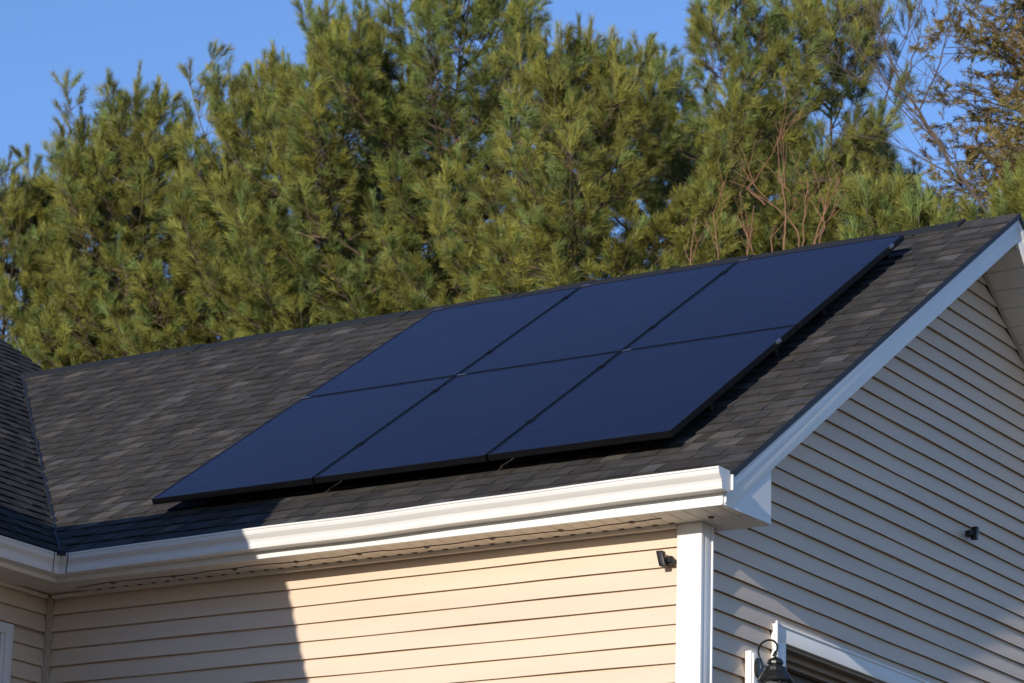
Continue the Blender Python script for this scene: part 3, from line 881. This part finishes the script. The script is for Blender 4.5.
# rusty cedar at the right edge: fine drooping sprays
def cedar(x, y, top, seed, rmax):
    F = Foliage(seed); r = random.Random(seed); H = top - GZ
    F.wood.tube([(x + .05 * math.sin(i), y, GZ + H * i / 12) for i in range(13)], [max(.015, .14 * (1 - i / 12)) for i in range(13)], 7)
    z = top - .2
    while z > GZ + 2.5:
        dep = top - z; R = min(rmax, .25 + .42 * dep); low = z < 3.2
        for b in range(6 if not low else 3):
            az = r.uniform(0, 6.28); RR = R * r.uniform(.5, 1.1); h = Vector((math.cos(az), math.sin(az), 0))
            P = [Vector((x, y, z))]; n = max(3, int(RR / .14)); e = r.uniform(.5, .9)
            for i in range(n):
                P.append(P[-1] + (h * math.cos(e) + Vector((0, 0, math.sin(e)))) * RR / n + Vector((r.uniform(-.02, .02), r.uniform(-.02, .02), 0))); e -= .10
            F.wood.tube(P, [max(.004, .016 * (1 - i / (n + .5))) for i in range(n + 1)], 5, cap=False)
            for i in range(1, n + 1):
                for k in range(3 if not low else 1):
                    d = (h * r.uniform(.1, .9) + Vector((r.uniform(-.7, .7), r.uniform(-.7, .7), r.uniform(-.5, .75)))).normalized()
                    g = r.uniform(.6, 1.35); gr = r.random()
                    c = (g, g * (1.0 + .35 * gr), g * (.9 + .4 * gr))
                    q = P[i] + d * .05; l = r.uniform(.12, .26)
                    F.shoot(q, d, l, 34, .055, math.radians(40), c, .0045)
                    d2 = (d + Vector((r.uniform(-.6, .6), r.uniform(-.6, .6), r.uniform(-.3, .5)))).normalized()
                    F.shoot(q + d * l * .5, d2, l * .8, 24, .05, math.radians(40), c, .0045)
        z -= r.uniform(.10, .16) if not low else .3
    return F
t = empty('cedar_tree', (-3.0, 12.4, GZ), 'rusty brown and olive cedar at the right edge behind the gable peak', 'tree')
F = cedar(-3.0, 12.4, 10.2, 41, 1.55); obj('trunk', F.wood, M_BARKB, t); F.build('crown', M_CEDAR, t)
t = empty('pine_tree', (-3.65, 9.9, GZ), 'low olive pine just behind the right end of the ridge, under the bare branches', 'tree', 'pine trees behind the house')
F = pine(-3.65, 9.9, 5.65, 142, rmax=1.0, open_=.3, first=.5); obj('trunk', F.wood, M_BARKP, t); F.build('crown', M_NEEDLE, t)
t = empty('pine_tree', (-2.35, 10.2, GZ), 'low olive pine behind the gable peak, below the rusty cedar', 'tree', 'pine trees behind the house')
F = pine(-2.35, 10.2, 5.75, 143, rmax=1.0, first=.5); obj('trunk', F.wood, M_BARKP, t); F.build('crown', M_NEEDLE, t)

# bare trees and the orange-twigged shrub
def twigs(mb, p, d, l, rad, depth, r, up_=.15, spread=.6, kids=(2, 3), wob=.10):
    n = max(3, int(l / .14)); P = [p.copy()]; dd = d.copy(); R = [rad]
    for i in range(n):
        dd = (dd + Vector((r.uniform(-wob, wob), r.uniform(-wob, wob), r.uniform(-wob, wob) + up_ * .12))).normalized()
        P.append(P[-1] + dd * l / n); R.append(max(.0022, rad * (1 - .62 * (i + 1) / n)))
    mb.tube(P, R, 5 if depth < 2 else 4, cap=False)
    if depth <= 0: return
    for k in range(r.randint(*kids) + (1 if depth > 1 else 0)):
        i = r.randint(max(1, int(n * .25)), n)
        ax = Vector((r.uniform(-1, 1), r.uniform(-1, 1), r.uniform(-.3, .6))).normalized()
        nd = (P[i] - P[i - 1]).normalized() + ax * spread
        twigs(mb, P[i], nd.normalized(), l * r.uniform(.45, .72), R[i] * .72, depth - 1, r, up_, spread, kids, wob)

t = empty('bare_tree', (-2.75, 10.6, GZ), 'leafless grey brown tree with thin forked branches against the blue sky at right', 'tree')
mb = MB(); r = random.Random(77)
BR = [([(-2.60, 3.6), (-2.72, 4.7), (-2.88, 5.23), (-3.15, 5.69), (-3.39, 6.06), (-3.62, 6.42), (-3.83, 6.81), (-4.02, 7.28), (-4.19, 7.76), (-4.25, 8.1), (-4.26, 8.5)], .021, 6),
      ([(-3.58, 6.36), (-3.68, 6.57), (-3.48, 7.03), (-3.37, 7.3), (-3.35, 7.7)], .011, 4),
      ([(-3.80, 6.75), (-3.85, 6.85), (-3.79, 7.14), (-3.73, 7.39), (-3.73, 7.8)], .010, 3),
      ([(-3.45, 6.17), (-3.58, 6.4), (-3.93, 6.81), (-4.17, 7.15), (-4.38, 7.36)], .012, 5),
      ([(-3.38, 6.06), (-3.51, 6.27), (-3.88, 6.64), (-4.16, 6.97), (-4.44, 7.08)], .010, 5),
      ([(-3.3, 6.6), (-3.43, 6.76), (-3.6, 7.04), (-3.67, 7.3)], .006, 2),
      ([(-3.90, 7.0), (-4.07, 7.29), (-4.13, 7.5)], .007, 2),
      ([(-2.75, 4.9), (-2.92, 5.53), (-3.06, 5.68), (-3.64, 5.8), (-4.18, 5.98), (-4.68, 6.13)], .014, 5),
      ([(-3.2, 5.1), (-3.4, 5.48), (-3.64, 5.72), (-3.83, 5.87)], .011, 2),
      ([(-2.5, 5.2), (-2.45, 6.2), (-2.66, 6.88), (-3.03, 7.33), (-3.27, 7.72), (-3.5, 8.0)], .014, 5),
      ([(-3.20, 5.78), (-3.54, 6.03), (-3.83, 6.23), (-4.1, 6.33)], .009, 3),
      ([(-2.45, 3.9), (-2.5, 5.2), (-2.35, 6.4), (-2.3, 7.6)], .02, 4)]
mb.tube([(-2.55, 10.6, GZ), (-2.52, 10.6, 0), (-2.55, 10.6, 2.4), (-2.60, 10.6, 3.6)], [.09, .075, .05, .034], 8)
mb.tube([(-2.53, 10.62, 2.0), (-2.48, 10.7, 3.2), (-2.45, 10.72, 3.9)], [.04, .03, .022], 7)
mb.tube([(-2.60, 10.6, 3.7), (-3.0, 10.5, 4.7), (-3.2, 10.5, 5.1)], [.02, .016, .012], 6)
for n_, (P2, rad, kids) in enumerate(BR):
    dy = .10 * ((n_ * 7) % 5 - 2) * (0 if n_ == 0 else 1); P = []
    for (a, b), (c, d) in zip(P2[:-1], P2[1:]):
        for k in range(3):
            t_ = k / 3; P.append(Vector((a + (c - a) * t_ + r.uniform(-.012, .012), 10.6, b + (d - b) * t_ + r.uniform(-.012, .012))))
    P.append(Vector((P2[-1][0], 10.6, P2[-1][1])))
    for i, p in enumerate(P): p.y += dy * i / len(P) + r.uniform(-.01, .01)
    mb.tube(P, [max(.0035, rad * (1 - .85 * i / len(P))) for i in range(len(P))], 6)
    for q in range(kids * 2):
        i = r.randint(len(P) // 3, len(P) - 1)
        dv = (P[i] - P[i - 1]).normalized()
        d = (dv + Vector((r.uniform(-1, 1), r.uniform(-.8, .8), r.uniform(-.4, .7))) * .7).normalized()
        twigs(mb, P[i], d, r.uniform(.25, .75), max(.0035, rad * .28), 1, r, .3, .6, (1, 3), .07)
obj('trunk', mb, M_BARKB, t)

t = empty('bare_shrub', (-4.55, 9.4, GZ), 'leafless shrub of upright orange brown stems just behind the ridge', 'shrub')
mb = MB(); r = random.Random(19)
STEMS = [[(-4.29, 4.98), (-4.26, 5.18), (-4.27, 5.38), (-4.33, 5.61), (-4.35, 5.92)],
         [(-4.35, 4.99), (-4.38, 5.22), (-4.46, 5.36), (-4.64, 5.53), (-4.82, 5.75)],
         [(-4.25, 5.0), (-4.22, 5.32), (-4.19, 5.62)],
         [(-4.03, 4.99), (-3.94, 5.28), (-3.88, 5.54)],
         [(-4.81, 4.97), (-4.89, 5.19), (-5.03, 5.52)],
         [(-4.84, 5.04), (-4.77, 5.51)],
         [(-5.02, 4.97), (-5.08, 5.43)],
         [(-4.46, 5.36), (-4.64, 5.53), (-4.53, 5.65), (-4.4, 5.81), (-4.32, 5.95)],
         [(-4.24, 5.09), (-4.11, 5.28), (-3.98, 5.46)],
         [(-4.3, 5.46), (-4.42, 5.61), (-4.5, 5.45)],
         [(-5.26, 4.98), (-5.2, 5.39)],
         [(-4.68, 4.99), (-4.7, 5.25), (-4.56, 5.39)],
         [(-4.15, 4.98), (-4.08, 5.2), (-4.09, 5.43)]]
for n_, P2 in enumerate(STEMS):
    y = 9.4 + .09 * ((n_ * 5) % 7 - 3); P = []
    rooted = n_ not in (7, 8, 9)
    if rooted:
        x0, z0 = P2[0]; xb = -4.5 + (x0 + 4.5) * .25
        for k in range(12):
            q = k / 12; P.append(Vector((xb + (x0 - xb) * q ** 1.5, 9.4 + (y - 9.4) * q, GZ + (z0 - GZ) * q)))
    for (a, b), (c, d) in zip(P2[:-1], P2[1:]):
        for k in range(4):
            q = k / 4; P.append(Vector((a + (c - a) * q + r.uniform(-.010, .010), y + r.uniform(-.01, .01), b + (d - b) * q)))
    P.append(Vector((P2[-1][0], y, P2[-1][1])))
    m_ = len(P); rad = .0115 if rooted else .0065
    mb.tube(P, [max(.0028, rad * (1 - .72 * i / m_)) for i in range(m_)], 6)
    for q in range(3):
        i = r.randint(m_ - 6, m_ - 1)
        d = ((P[i] - P[i - 1]).normalized() + Vector((r.uniform(-1, 1), r.uniform(-.5, .5), r.uniform(-.1, .6))) * .7).normalized()
        twigs(mb, P[i], d, r.uniform(.15, .45), .0038, 1, r, .6, .7, (1, 2), .12)
obj('stems', mb, M_TWIG, t)
